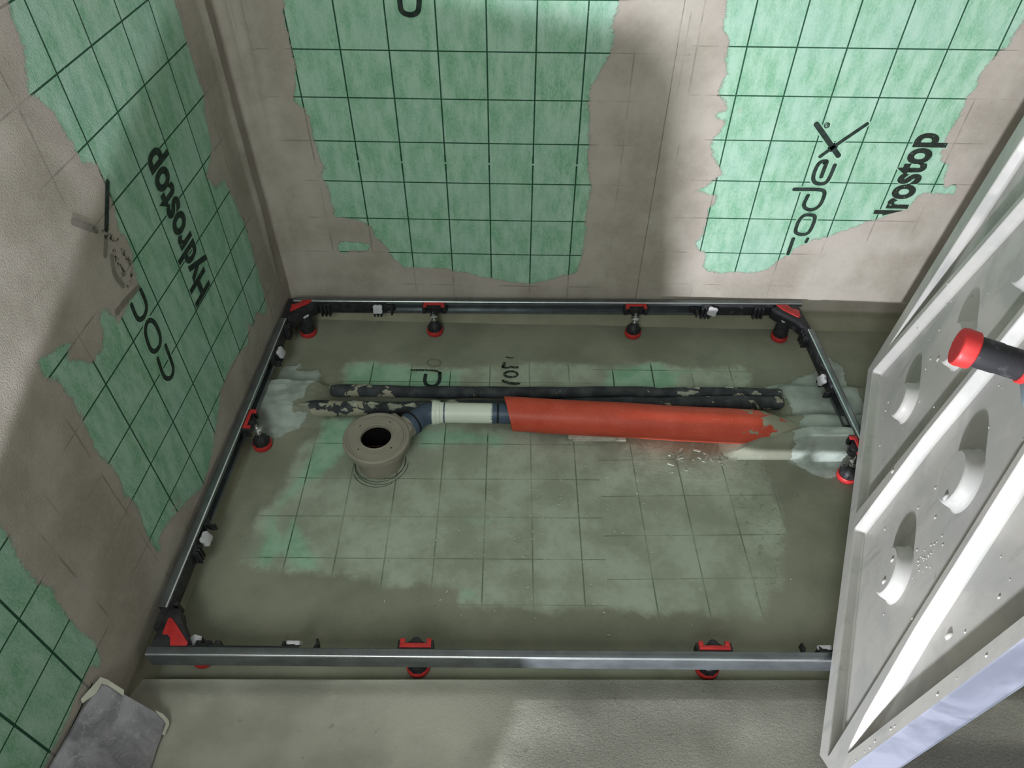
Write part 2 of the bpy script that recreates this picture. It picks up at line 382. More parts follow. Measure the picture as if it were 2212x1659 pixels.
PL = [(5,-60),(17,0),(44,84),(57,135),(60,200),(105,235),(128,263),(152,304),(179,354),(209,358),(223,388),(236,415),(250,455),(256,500),(275,520),(284,545),(287,567),(295,600),(300,615),(293,635),(280,652),(270,675),(256,694),(243,689),(233,669),(216,672),(216,689),(223,716),(219,750),(202,787),(192,787),(175,777),(145,775),(148,756),(159,746),(130,750),(101,766),(74,783),(101,814),(125,820),(145,847),(165,878),(182,905),(196,949),(216,986),(236,1000),(256,1033),(267,1060),(296,1096),(314,1147),(328,1175),(339,1197),(348,1186),(343,1161),(361,1132),(390,1096),(435,1053),(449,1020),(459,972),(466,922),(472,888),(476,844),(489,814),(499,787),(516,763),(537,743),(537,719),(533,702),(547,699),(553,675),(574,679),(577,659),(570,635),(560,601),(553,571),(540,527),(528,480),(520,466),(499,422),(486,388),(475,400),(462,405),(448,380),(455,340),(456,314),(452,287),(442,246),(439,202),(418,135),(405,94),(391,44),(378,7),(365,-60)]
PL2 = [(-60,1060),(0,1130),(10,1150),(35,1185),(55,1225),(80,1262),(115,1272),(125,1300),(150,1340),(180,1365),(200,1385),(212,1400),(218,1425),(215,1440),(195,1440),(180,1470),(150,1540),(100,1650),(80,1720),(-60,1800)]
FILM = [(515,1215),(530,1170),(560,1110),(590,1080),(620,1020),(640,990),(655,960),(690,930),(720,905),(860,930),(900,900),(1100,930),(1230,945),(1300,955),(1450,970),(1560,985),(1640,1000),(1660,1040),(1680,1080),(1700,1150),(1690,1250),(1670,1300),(1640,1340),(1560,1330),(1450,1330),(1300,1315),(1200,1320),(1000,1305),(980,1280),(930,1265),(820,1270),(780,1250),(700,1240),(600,1240)]
FILM2 = [(738,800),(745,785),(800,780),(860,783),(930,795),(1020,797),(1070,785),(1110,785),(1160,782),(1260,785),(1310,790),(1400,780),(1500,795),(1600,790),(1635,805),(1600,845),(1400,850),(740,850)]
GREENS = [[(690,905),(770,898),(755,960),(725,1010),(700,1035),(655,1050),(620,1090),(600,1110),(605,1150),(640,1180),(600,1210),(585,1236),(555,1225),(545,1200),(565,1160),(575,1120),(600,1085),(640,1030),(655,990),(680,960)],
          [(620,1120),(640,1115),(680,1190),(700,1235),(640,1238),(600,1200)], [(900,930),(1000,925),(1095,940),(1085,968),(1000,962),(900,972)],
          [(985,1120),(1055,1118),(1125,1122),(1115,1130),(1050,1134),(1000,1130)], [(985,1265),(1035,1270),(1040,1300),(1000,1298)],
          [(740,805),(748,788),(800,781),(850,784),(900,796),(990,800),(1000,850),(740,850)],
          [(1303,850),(1308,797),(1340,790),(1370,785),(1430,780),(1450,800),(1490,797),(1495,805),(1470,815),(1465,850)]]
MORTS = [[(540,905),(560,870),(568,850),(590,800),(640,790),(650,780),(655,790),(640,800),(690,798),(697,835),(670,850),(660,880),(640,890),(640,905),(680,905),(655,920),(640,928),(600,945),(570,950),(550,930)],
         [(1655,835),(1700,830),(1740,812),(1770,800),(1790,770),(1820,790),(1835,850),(1870,920),(1885,1000),(1850,1015),(1800,1035),(1740,1020),(1700,990),(1695,965),(1720,930),(1700,895),(1690,870)]]
W2 = lambda L, f, i: [(lambda p: (p[i[0]], p[i[1]]))(f(*q)) for q in L]

# ------------------------------------------------------------------ SETTING: back wall
xs = np.sort(np.concatenate([np.arange(-.03, 1.72, .006), [.9195, .9205, .9212], np.arange(1.74, 2.8, .05)])); zs = np.concatenate([np.arange(-.03, .12, .004), np.arange(.12, .98, .007), np.arange(1., 2.5, .08)])
X, Z = np.meshgrid(xs, zs); P2 = np.stack([X.ravel(), Z.ravel()], -1)
sB = np.maximum(union(P2, [W2(PB, ony, (0, 2)), W2(PB2, ony, (0, 2))]), sdf(P2, W2(PR, ony, (0, 2)))).reshape(X.shape)
Yb = -smooth01((.035 - Z) / .06) * .034 - smooth01((.075 - X) / .075) * .008
Yb += .0022 * np.where(X < .9200, 1., 0.) * smooth01((X - .55) / .3)
Yb += wob(X, Z, 30, 3) * .0012 * smooth01((-sB - .01) / .03)
Yb -= (.0085 * np.exp(-((X - .045 - .02 * Z) / .006) ** 2) + .006 * np.exp(-((X - .022 - .01 * Z) / .005) ** 2)) * (.6 + .4 * np.sin(Z * 11)) * smooth01((Z - .1) / .3)
wb = gridmesh('wall_back', X, Yb, Z, M['wall_back'], {'sdf': sB}); wb['kind'] = 'structure'
# left wall
ys = np.concatenate([np.arange(-2.2, -1.3, .05), np.arange(-1.3, .03, .006)])
Y, Z = np.meshgrid(ys, zs); P2 = np.stack([Y.ravel(), Z.ravel()], -1)
sL = union(P2, [W2(PL, onL, (1, 2)), W2(PL2, onL, (1, 2))]).reshape(Y.shape)
Xl = lx(Y, Z) + smooth01((.035 - Z) / .06) * .030
Xl += wob(Y, Z, 26, 5) * .0014 * smooth01((-sL - .01) / .03)
Xl += (.0075 * np.exp(-((Y + .06 - .01 * Z) / .008) ** 2)) * smooth01((Z - .1) / .3)
Xl += np.where(Y > -1.081, 0, 0) 
wl = gridmesh('wall_left', Xl, Y, Z, M['wall_left'], {'sdf': sL}); wl['kind'] = 'structure'
# floor: shower pit, low kerb and rough screed towards the room
def kerb(x): return -1.0127 + .0265 * (x + .0073) + .004 * np.sin(x * 9) * 0
xs = np.concatenate([np.arange(-2.5, -.2, .2), np.arange(-.2, 1.72, .006), np.arange(1.75, 3.6, .15)])
ts = np.concatenate([np.arange(-3.2, -.7, .25), np.arange(-.68, -.20, .02), np.arange(-.2, -.044, .005), [-.040, -.034, -.028, -.022, -.016, -.010, -.006, -.003, 0, .0015, .006], np.arange(.012, 1.06, .006)])
X, T = np.meshgrid(xs, ts); X = X.astype(float); Y = T + kerb(X); 
P2 = np.stack([X.ravel(), Y.ravel()], -1)
film = union(P2, [W2(FILM, onz, (0, 1)), W2(FILM2, onz, (0, 1))]).reshape(X.shape)
green = union(P2, [W2(g, onz, (0, 1)) for g in GREENS]).reshape(X.shape)
mort = union(P2, [W2(g, onz, (0, 1)) for g in MORTS]).reshape(X.shape)
Zf = np.where(T <= 0, .021 + .010 * smooth01(-T / .036), 0.0)
Zf += np.where(T < 0, wob(X, Y, 40, 2) * .0012, wob(X, Y, 14, 4) * .0012)
# mortar mounds where the pipes enter the screed
mL = smooth01((.165 - X) / .05) * smooth01((-.262 - Y) / .03) * smooth01((Y + .405) / .03)
Zf += mL * (.037 + .004 * wob(X, Y * 3.5, 60, 8))
mR = smooth01((X - 1.235) / .035) * smooth01((-.225 - Y) / .05) * smooth01((Y + .38) / .06)          # putty over the black pipes
mQ = smooth01((X - 1.07) / .10) * smooth01((-.33 - Y) / .05) * smooth01((Y + .470) / .007)           # mortar bedding the red pipe
Zf += np.maximum(mR * (.034 + .003 * wob(X, Y * 1.5, 40, 9)), mQ * (.030 + .020 * smooth01((X - 1.2) / .08) + .004 * wob(X, Y * 1.5, 50, 12) + .030 * smooth01((-.420 - Y) / .02) * smooth01((X - 1.06) / .12)))
Zf += smooth01((mort + .002) / .008) * (.0015 + .0015 * wob(X * .6, Y * 2, 90, 10)) * (T > 0)
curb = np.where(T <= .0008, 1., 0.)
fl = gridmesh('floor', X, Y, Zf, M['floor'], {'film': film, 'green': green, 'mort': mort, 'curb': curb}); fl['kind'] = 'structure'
wr = MB().prism([(1.86, .02, -.02), (1.86, -2.6, -.02), (1.86, -2.6, 2.45), (1.86, .02, 2.45)], (.08, 0, 0)).build('wall_right', plain('right_wall_plaster', (.40, .37, .33), .9, .2, 0, .15, 6, .001)); wr['kind'] = 'structure'
ce = MB().prism([(-.3, .05, 2.50), (1.95, .05, 2.50), (1.95, -3.3, 2.50), (-.3, -3.3, 2.50)], (0, 0, .05)).build('ceiling', plain('ceiling_plaster', (.55, .55, .53), .9, .2, 0, .1, 6), None); ce['kind'] = 'structure'
# unseen low blocker, added to cast the viewer's shadow into the niche
mb = MB(); mb.prism([(-.4, -1.47, -.01), (.466, -1.47, -.01), (.424, -1.47, .31), (.39, -1.47, .345), (.10, -1.47, .395), (-.4, -1.47, .43)], (0, .05, 0))
wf = mb.build('shadow_blocker', plain('blocker_matte', (.40, .37, .32), .9, .2, 0, .15, 8, .001), None, 30, .004); wf['kind'] = 'structure'

# ------------------------------------------------------------------ printed lettering
def ribbon(mb, pts, w, closed=False, f=None):
    P = [np.array(p, float) for p in pts]; n = len(P)
    if len(P) > 2:                              # round the polyline (Chaikin)
        for _ in range(2):
            Q = []
            rng = range(n) if closed else range(n - 1)
            if not closed: Q.append(P[0])
            for i in rng:
                a, b = P[i], P[(i + 1) % n]; Q += [a * .75 + b * .25, a * .25 + b * .75]
            if not closed: Q.append(P[-1])
            P = Q; n = len(P)
    h = w / 2; L, R_ = [], []
    for i in range(n):
        a = P[(i - 1) % n] if (closed or i) else P[i]; b = P[(i + 1) % n] if (closed or i < n - 1) else P[i]
        t = b - a; t = t / (np.linalg.norm(t) + 1e-9); nn = np.array([-t[1], t[0]]); L.append(P[i] + nn * h); R_.append(P[i] - nn * h)
    seg = n if closed else n - 1
    mb.add([f(*p) for p in L] + [f(*p) for p in R_], [(i, (i + 1) % n, n + (i + 1) % n, n + i) for i in range(seg)])
    if not closed:
        for c, o in ((P[0], P[1]), (P[-1], P[-2])):
            t = (c - o) / np.linalg.norm(c - o); nn = np.array([-t[1], t[0]])
            arc = [c + (nn * math.cos(a) + t * math.sin(a)) * h for a in np.linspace(0, math.pi, 9)]
            mb.add([f(*p) for p in arc], [tuple(range(9))])
def fB(off): return lambda a, b: (a, -off, b)
def fL(off): return lambda a, b: (lx(a, b) + off, a, b)
def fF(off): return lambda a, b: (a, b, off)
def strokes(parent, items, conv, fn, mat, name='printed_letter', halo=.0032, off=.0010):
    for pts, w, closed in items:
        q = [conv(*p) for p in pts]; w = w * 1.18
        if halo:
            mb = MB(); ribbon(mb, q, w + 2 * halo, closed, fn(off * .5)); mb.build('print_margin', M['halo'], parent)
        mb = MB(); ribbon(mb, q, w, closed, fn(off)); mb.build(name, mat, parent)
def cB(sx, ox, oy): return lambda x, y: tuple(ony(ox + x / sx, oy + y / sx)[[0, 2]])
def cL(sx, ox, oy): return lambda x, y: tuple(onL(ox + x / sx, oy + y / sx)[[1, 2]])
def cF(sx, ox, oy): return lambda x, y: tuple(onz(ox + x / sx, oy + y / sx)[[0, 1]])
strokes(wb, [([(445,95),(700,460)], .0096, 0), ([(1030,93),(660,345),(490,468)], .0072, 0),
             ([(502,703),(535,610),(572,525),(545,522),(490,530),(445,590),(405,700),(415,765),(480,790),(560,775),(605,700),(658,570)], .0078, 0),
             ([(190,848),(480,848),(545,870),(530,950),(480,1045),(400,1090),(320,1075),(295,1030),(320,975),(348,920)], .0078, 0),
             ([(370,1142),(425,1150),(430,1190),(395,1290),(345,1365),(260,1372),(205,1350),(205,1310),(240,1210),(300,1145)], .0078, 1),
             ([(178,1420),(118,1592)], .0078, 0), ([(345,1420),(325,1455)], .0070, 0)], cB(5.35, 1680, 250), fB, M['ink'])
strokes(wb, [([(535,110),(550,82),(590,80),(600,105),(585,135),(545,140)], .0016, 1), ([(545,125),(560,95),(590,95),(585,108),(565,115)], .0013, 0), ([(565,115),(585,122)], .0013, 0)], cB(5.35, 1680, 250), fB, M['ink'], halo=0)
strokes(wb, [([(1458,-180),(1458,60),(1485,150),(1590,182),(1675,150),(1690,60),(1690,-180)], .0088, 0)], cB(5.53, 600, 0), fB, M['ink'])
strokes(wl, [([(765,1330),(810,1450),(828,1510),(810,1575),(775,1585),(745,1555),(705,1430)], .0078, 0),
             ([(655,1130),(690,1165),(725,1250),(725,1325),(690,1375),(655,1370),(625,1300),(608,1220),(620,1150)], .0078, 1),
             ([(575,905),(612,985),(622,1050),(600,1115),(565,1135),(540,1110),(505,1020)], .0078, 0)], cL(3.53, 140, 370), fL, M['ink'])
strokes(wl, [([(322,85),(314,440)], .0086, 0)], cL(3.53, 140, 370), fL, M['ink'], halo=0)
strokes(wl, [([(225,440),(300,475),(400,525)], .0090, 0), ([(314,430),(312,500)], .0080, 0), ([(372,610),(385,660),(445,780)], .0078, 0), ([(435,600),(495,700),(512,790),(480,870)], .0080, 0)], cL(3.53, 140, 370), fL, M['faded'], halo=0)
strokes(wl, [([(60,385),(230,445)], .0095, 0), ([(312,500),(306,640)], .0080, 0), ([(395,1075),(470,975),(560,885)], .0090, 0), ([(355,650),(375,790),(440,870)], .0080, 0)], cL(3.53, 140, 370), fL, M['ghost'], halo=0)
strokes(fl, [([(665,345),(665,440),(640,515),(560,560),(450,540),(420,470),(437,375)], .0075, 0)], cF(7.37, 860, 760), fF, M['ink'], halo=0, off=.0022)
strokes(fl, [([(215,300),(600,300),(665,345)], .0055, 0), ([(1740,320),(1850,320),(1910,365),(1850,412),(1740,412),(1675,365)], .0060, 1), ([(1675,470),(1780,512),(1920,512)], .0075, 0), ([(1675,250),(1730,268),(1790,240),(1850,262),(1900,255)], .0060, 0), ([(1690,190),(1670,250)], .0070, 0), ([(1720,90),(1790,110),(1870,95)], .0030, 0)], cF(7.37, 860, 760), fF, M['faded2'], halo=0, off=.0022)
strokes(fl, [([(450,170),(520,120),(640,130),(690,190),(640,240),(520,240)], .0040, 1)], cF(7.37, 860, 760), fF, M['ghost'], halo=0, off=.0022)
def word(txt, parent, P, length, cap, offset, mat, drop=None, name='printed_word'):
    cu = bpy.data.curves.new(name, 'FONT'); cu.body = txt; cu.size = 1; cu.offset = offset; cu.space_character = 1.02
    ob = bpy.data.objects.new('tmp', cu); COL.objects.link(ob); bpy.context.view_layer.update()
    me = bpy.data.meshes.new_from_object(ob.evaluated_get(bpy.context.evaluated_depsgraph_get())); bpy.data.objects.remove(ob)
    me.name = name
    v = np.array([p.co[:] for p in me.vertices]); x0, x1 = v[:, 0].min(), v[:, 0].max(); capm = .70
    for p in me.vertices:
        s = (p.co.x - x0) / (x1 - x0) * length; t = p.co.y / capm * cap; p.co = P(s, t)
    if drop is not None:
        bm = bmesh.new(); bm.from_mesh(me); bmesh.ops.bisect_plane(bm, geom=bm.verts[:] + bm.edges[:] + bm.faces[:], plane_co=drop[0], plane_no=drop[1], clear_inner=True); bm.to_mesh(me); bm.free()
    return new_obj(name, me, mat, parent)
word('Hydrostop', wl, lambda s, t: Vector((lx(-.366 - t, .386 + s) + .0010, -.366 - t, .386 + s)), .306, .0695, .036, M['ink'])
word('Hydrostop', wl, lambda s, t: Vector((lx(-.366 - t, .386 + s) + .0005, -.366 - t, .386 + s)), .306, .0695, .055, M['halo'], name='print_margin')
word('Hydrostop', wb, lambda s, t: Vector((1.519 - t, -.0010, .251 + s)), .306, .0695, .036, M['worn'], drop=((1.45, 0, .342), (-.33, 0, 1)))
word('Hydrostop', wb, lambda s, t: Vector((1.519 - t, -.0005, .251 + s)), .306, .0695, .055, M['halo'], drop=((1.45, 0, .342), (-.33, 0, 1)), name='print_margin')
# pencil rings drawn on the floor round the drain
mb = MB()
for k, (cx, cy, r, a0, a1) in enumerate([(.3068, -.506, .056, 3.1, 6.5), (.310, -.509, .060, 3.0, 6.3), (.3055, -.517, .059, 3.6, 5.4), (.314, -.504, .050, 3.3, 6.6)]):
    ribbon(mb, [(cx + r * math.cos(a), cy + r * 1.0 * math.sin(a)) for a in np.linspace(a0, a1, 24)], .0011, False, fF(.0022 + k * .0001))
mb.build('pencil_ring', M['pencil'], fl)

# ------------------------------------------------------------------ shower tray support frame
FR = thing('tray_support', 'low rectangular galvanised steel frame on red and black adjustable feet around the drain', 'frame', (.68, -.52, 0))
ZT = .090
PROF = [(.0026, 0), (.0010, -.0008), (0, -.0026), (0, -.040), (.0165, -.040), (.0165, -.0315), (.0150, -.0315), (.0150, -.0385), (.0015, -.0385), (.0015, -.0015), (.0150, -.0015), (.0150, -.0085), (.0165, -.0085), (.0165, -.0030), (.01615, -.0016), (.0152, -.0006), (.0138, 0)]
RAIL = {}
def rail(key, A_, B_, inward):                # A_,B_: ends of the outer top edge
    A_, B_ = Vector((*A_, ZT)), Vector((*B_, ZT)); u = (B_ - A_).normalized(); m = Vector((*inward, 0)); m = (m - u * m.dot(u)).normalized()
    mb = MB(); mb.prism([A_ + m * s + Vector((0, 0, z)) for s, z in PROF], B_ - A_)
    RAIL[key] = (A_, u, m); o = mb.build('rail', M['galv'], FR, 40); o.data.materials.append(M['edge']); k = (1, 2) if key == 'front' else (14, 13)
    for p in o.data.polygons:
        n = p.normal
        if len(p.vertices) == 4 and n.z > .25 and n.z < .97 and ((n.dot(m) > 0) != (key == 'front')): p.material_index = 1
    return o
rail('back', (.020, -.0352), (1.353, -.0040), (0, -1))
rail('front', (-.0104, -.9995), (1.395, -.9727), (0, 1))
rail('left', (.0025, -.1205), (-.0200, -.9113), (1, 0))
rail('right', (1.3575, -.1180), (1.4020, -.9530), (-1, 0))
def R(key, s, m, z):                            # point: s along rail, m inwards from outer web, z
    A_, u, mm = RAIL[key]; return A_ + u * s + mm * m + Vector((0, 0, z - ZT))
def along(key, px, z=.07, m=.017):
    A_, u, mm = RAIL[key]; n = np.array(mm); d = float((A_ + mm * m).dot(mm)); P = onplane(*px, n, d); return float((Vector(P) - A_).dot(u))
def rbox(mb, key, s0, s1, m0, m1, z0, z1):
    A_, u, mm = RAIL[key]; mb.box(R(key, (s0 + s1) / 2, (m0 + m1) / 2, (z0 + z1) / 2), (u, mm, (0, 0, 1)), (abs(s1 - s0) / 2, abs(m1 - m0) / 2, (z1 - z0) / 2)); return mb
def star(c, ax, r, th, parent, rotz=.0, mat='knob'):
    z = Vector(ax).normalized(); x = Vector((0, 0, 1)); x = (x - z * x.dot(z)).normalized(); y = z.cross(x); pts = []
    for i in range(32):
        a = 2 * math.pi * i / 32 + rotz; rr = r * (.88 + .13 * math.cos(4 * a - 4 * rotz)); pts.append(Vector(c) + (x * math.cos(a) + y * math.sin(a)) * rr)
    mb = MB(); mb.prism(pts, z * th); return mb.build('knob', M[mat], parent, 40, .0012)

# feet ------------------------------------------------------------
def foot(parent, pos, kind='mid', tilt=(0, 0), top=.062):
    org = worigin(parent); x, y = pos
    if kind == 'mid': prof = [(.0185, .009), (.0185, .016), (.0165, .024), (.0125, .031), (.0085, .037), (.0075, .040)]
    else: prof = [(.0185, .009), (.0185, .022), (.0178, .024), (.0178, .040), (.0165, .044), (.015, .060)]
    f = MB().lathe(prof, seg=28)
    for i in range(10):
        a = i * math.pi / 5; f.box((.0175 * math.cos(a), .0175 * math.sin(a), .016), ((math.cos(a), math.sin(a), 0), (-math.sin(a), math.cos(a), 0), (0, 0, 1)), (.0018, .0014, .006))
    fo = f.build('foot', M['black'], parent, 35, local=True); fo.location = Vector((x, y, .0015)) - org
    MB().lathe([(.0205, 0), (.0215, .002), (.0215, .012), (.0205, .0135), (.0188, .0135)], seg=32).build('foot_pad', M['red'], fo, 40, local=True)
    if kind == 'mid':
        MB().lathe([(.0035, .038), (.0035, top + .012)], seg=12).build('threaded_stem', M['zinc'], fo, 40, local=True)
        n1 = MB().lathe([(.0070, .042), (.0070, .047)], seg=6).build('nut', M['zinc'], fo, 20, local=True)
        MB().lathe([(.0060, top - .008), (.0115, top - .006), (.0115, top - .004), (.0060, top - .002), (.0060, top + .003)], seg=6).build('nut', M['zinc'], fo, 20, local=True)
    else:
        MB().lathe([(.010, .060), (.0135, .062), (.0145, .066), (.010, .067), (.006, .0675)], seg=6).build('nut', M['knob'], fo, 20, local=True)
    return fo
def midbracket(key, s, footpos, width=.062, drop=.026, dirty=False):
    blk = M['blackdirty'] if dirty else M['black']
    mb = MB(); rbox(mb, key, s - width / 2, s + width / 2, .010, .026, ZT - .030, ZT - .003)
    for q in (-1, 1):
        rbox(mb, key, s + q * width * .36, s + q * width * .5, .026, .033, ZT - .028, ZT - .004)
    A_, u, mm = RAIL[key]; mb.lathe([(.010, -.030), (.010, -.006)], R(key, s, .030, ZT), seg=20)
    for q in (-1, 1): mb.box(R(key, s + q * .014, .029, ZT - .016), (u + mm * .5 * q * -1, mm, (0, 0, 1)), (.012, .0015, .010))
    b = mb.build('foot_bracket', blk, FR, 35, .001)
    mb = MB(); rbox(mb, key, s - width * .44, s + width * .44, .0185, .0265, ZT - .004, ZT - .0002)
    for q in (-1, 1): rbox(mb, key, s + q * width * .30, s + q * width * .44, .0245, .0345, ZT - .006, ZT - .0004)
    mb.build('bracket_cap', M['red'], b, 40, .0012)
    foot(FR, footpos)
F0 = lambda u, v: tuple(onz(u, v, .004)[:2])
for key, px, fp, dirty in (('back', (937, 665), (.387, -.0630), 0), ('back', (1374, 668), (.9163, -.0545), 0), ('left', (546, 903), (.0300, -.4660), 0), ('front', (898, 1389), (.447, -.9700), 0), ('front', (1545, 1394), (.968, -.9590), 0)):
    if key == 'left': s = -RAIL['left'][1].y and (RAIL['left'][0].y - onz(546, 903, ZT)[1])
    elif key == 'front': s = onz(*px, ZT)[0] + .0104
    else: s = onz(*px, ZT - .010)[0] - .020
    midbracket(key, s, fp, dirty=dirty)
s = RAIL['right'][0].y - onz(1842, 960, ZT)[1]; midbracket('right', s, (1.3497, -.5160), dirty=True)

# corner brackets ----------------------------------------------------
def corner(ftpos, body, red, arms, dirty=False):
    blk = M['blackdirty'] if dirty else M['black']
    mb = MB(); mb.prism([Vector((x, y, ZT - .036)) for x, y in body], (0, 0, .034))
    b = mb.build('corner_bracket', blk, FR, 30, .0015)
    mb = MB(); mb.prism([Vector(onz(u, v, ZT)) - Vector((0, 0, .0032)) for u, v in red], (0, 0, .0036)); mb.build('corner_cap', M['red'], b, 40, .0008)
    for key, s0, s1, tabs, knob, hook in arms:
        mb = MB(); rbox(mb, key, s0, s1, .006, .0195, ZT - .0365, ZT - .0022)
        for a, w in tabs:
            for k in range(3): rbox(mb, key, a + k * w / 3, a + (k + .55) * w / 3, .019, .030, ZT - .042, ZT - .006)
            rbox(mb, key, a, a + w * .9, .017, .024, ZT - .040, ZT - .005)
        if hook is not None:
            rbox(mb, key, hook - .012, hook + .006, .012, .020, ZT - .026, ZT - .012)
            A_, u, mm = RAIL[key]
            mb.prism([R(key, hook + dx, .019 + dm, ZT - .030) for dx, dm in ((-.003, 0), (.003, 0), (.007, .010), (.004, .020), (.0005, .019), (.002, .011))], (0, 0, .017))
        ar = mb.build('clamp_arm', blk, b, 30, .0006)
        if knob is not None: star(R(key, knob, .026, ZT - .017), RAIL[key][2] + Vector((0, 0, .35)), .0150, .008, b, .5 if dirty else .78, 'knob')
    foot(FR, ftpos, 'corner')
def sb(u, v=668): return onz(u, v, ZT - .01)[0] - .020
corner((.0500, -.0790), [(.004, -.040), (.085, -.040), (.085, -.058), (.058, -.082), (.030, -.120), (.004, -.122)],
       [(626,672),(630,657),(642,655),(650,651),(653,647),(675,647),(668,654),(649,662)],
       [('back', .045, sb(832), [(sb(688), .030), (sb(803), .026)], sb(814), sb(842)), ('left', -.010, .135, [(.012, .028), (.100, .022)], .110, .140)])
corner((1.3060, -.0560), [(1.290, -.026), (1.342, -.022), (1.352, -.118), (1.340, -.118), (1.322, -.085), (1.285, -.052), (1.27, -.036)],
       [(1677.5,658),(1702,658),(1710,666),(1726,669.5),(1729.5,683),(1725,685),(1693,669.5)],
       [('back', sb(1518), 1.28, [(sb(1516), .030), (sb(1630), .030)], sb(1539), sb(1503)), ('right', -.02, .195, [(-.005, .035), (.145, .022)], .165, .205)], True)
sl = lambda u, v: RAIL['left'][0].y - onz(u, v, ZT - .01)[1]
sf = lambda u, v=1388: onz(u, v, ZT - .01)[0] + .0104
corner((.0560, -.9640), [(-.004, -.9120), (.020, -.9120), (.028, -.930), (.055, -.968), (.055, -.984), (-.008, -.985)],
       [(350.5,1368),(363.5,1335),(370.5,1334),(380,1347),(406,1388),(402,1394),(367,1394),(367,1377),(361,1370),(353,1370)],
       [('left', sl(452, 1165), .83, [(sl(400, 1300), .045), (sl(452, 1180), .022)], sl(452, 1160), sl(472, 1128)), ('front', .03, sf(650), [(sf(425), .050), (sf(612), .026)], sf(635), sf(680))])
corner((1.3400, -.9300), [(1.385, -.9560), (1.365, -.9560), (1.330, -.930), (1.300, -.957), (1.385, -.975)][::1],
       [(2010,1350),(2040,1350),(2050,1385),(2020,1392)],
       [('front', sf(1765, 1403), 1.33, [(sf(1770, 1403), .026)], sf(1785, 1403), sf(1736, 1403))], True)

# ------------------------------------------------------------------ drain, pipes
DX, DY = .3068, -.502
DR = thing('shower_drain', 'round taupe plastic shower drain body with open dark hole and side outlet', 'drain', (DX, DY, 0))
b = MB().lathe([(.030, .001), (.050, .001), (.0505, .004), (.0500, .040), (.0515, .044), (.0600, .052), (.0672, .060), (.0685, .064), (.0685, .071), (.0700, .072), (.0700, .077), (.0722, .078), (.0727, .081), (.0722, .084), (.0700, .0855), (.0660, .0858), (.0645, .0838), (.0600, .0838), (.0590, .0868), (.0375, .0868), (.0355, .0880), (.0335, .0872), (.0330, .080), (.0325, .030), (.030, .012), (.001, .010)], (DX, DY, 0), seg=72, cap=False).build('drain_body', M['taupe'], DR, 20)
MB().lathe([(.0328, .079), (.0322, .030), (.029, .013), (.001, .012)], (DX, DY, 0), seg=48, cap=False).build('dark_well', M['dark'], DR, 60)
for a in (.5, 2.4, 4.3):                         # bayonet slots and small screws on the ring
    mb = MB(); arc = [Vector((DX + r * math.cos(t), DY + r * math.sin(t), .0868)) for r, t in [(.0405, a + k * .12) for k in range(9)]] + [Vector((DX + r * math.cos(t), DY + r * math.sin(t), .0868)) for r, t in [(.0475, a + k * .12) for k in range(8, -1, -1)]]
    mb.prism(arc, (0, 0, .0011)); mb.build('locking_tab', M['taupe'], b, 40)
for a in (1.05, 2.5, 4.0, 5.6): MB().lathe([(.0016, .0868), (.0016, .0874)], (DX + .049 * math.cos(a), DY + .049 * math.sin(a), 0), seg=10).build('screw_hole', M['dark'], b)
od = (Vector(onz(905, 900, .055)) - Vector((DX, DY, .055))); od.z = 0; od.normalize(); pd = Vector((-od.y, od.x, 0)); c0 = Vector((DX, DY, 0))
mb = MB(); mb.prism([c0 + od * a + pd * q + Vector((0, 0, .056)) for a, q in ((.0365, .060), (.066, .036), (.078, .030), (.080, -.030), (.068, -.036), (.0365, -.060))], (0, 0, .024))
mb.build('outlet_shoulder', M['taupe'], DR, 30, .003)
mb = MB(); mb.prism([c0 + od * a + pd * q + Vector((0, 0, .0800)) for a, q in ((.0, .0695), (.030, .0665), (.062, .040), (.0665, .012), (.062, .012), (.058, .036), (.028, .061), (.0, .0655))], (0, 0, .0022)); mb.build('shoulder_rib', M['taupe'], DR, 30)
MB().tube([c0 + od * .05 + Vector((0, 0, .050)), c0 + od * .096 + Vector((0, 0, .050))], .0265, 32).build('outlet_pipe', M['taupe'], DR, 40)
mb = MB(); mb.box((DX - .002, DY + .004, .045), (Vector((1, .12, 0)), (0, 0, 1), (-.12, 1, 0)), (.0315, .004, .0008)); mb.box((DX - .010, DY - .010, .040), (Vector((1, .3, 0)), (0, 0, 1), (-.3, 1, 0)), (.018, .003, .0008)); mb.build('trap_rib', plain('wine_plastic', (.06, .02, .025), .4), DR)

PX = thing('waste_pipe', 'blue-grey and white push-fit waste pipe with 45 degree elbow leaving the drain', 'pipe', (.45, -.41, 0))
e0 = c0 + od * .088 + Vector((0, 0, .050)); e1 = Vector(onz(912, 896, .052)); e2 = Vector(onz(940, 890, .052))
wa = Vector(onz(934, 891, .052)); wz = Vector(onz(1064, 893, .050)); wdir = (wz - wa).normalized()
e1 = e0 + od * .040; e1.z = .051
path = [e0, e0 + od * .018, e0 + od * .032]
for k in range(1, 7):
    t = k / 7; a = e0 + od * .032; c_ = e0 + od * .052; d_ = wa + wdir * .006; path.append(a * (1 - t) ** 2 + c_ * 2 * t * (1 - t) + d_ * t * t)
path += [wa + wdir * .006, wa + wdir * .03]
el = MB().tube(path, [.0268, .0268, .0250] + [.0243] * 6 + [.0240, .0240], 32).build('elbow', M['blue'], PX, 40)
MB().tube([e0 - od * .001, e0 + od * .0015, e0 + od * .006, e0 + od * .0075], [.0262, .0284, .0284, .0270], 32).build('socket_ring', M['blue'], el, 40)
MB().tube([e0 + od * .0120, e0 + od * .0165], .0277, 32).build('rubber_seal', M['seal'], el, 40)
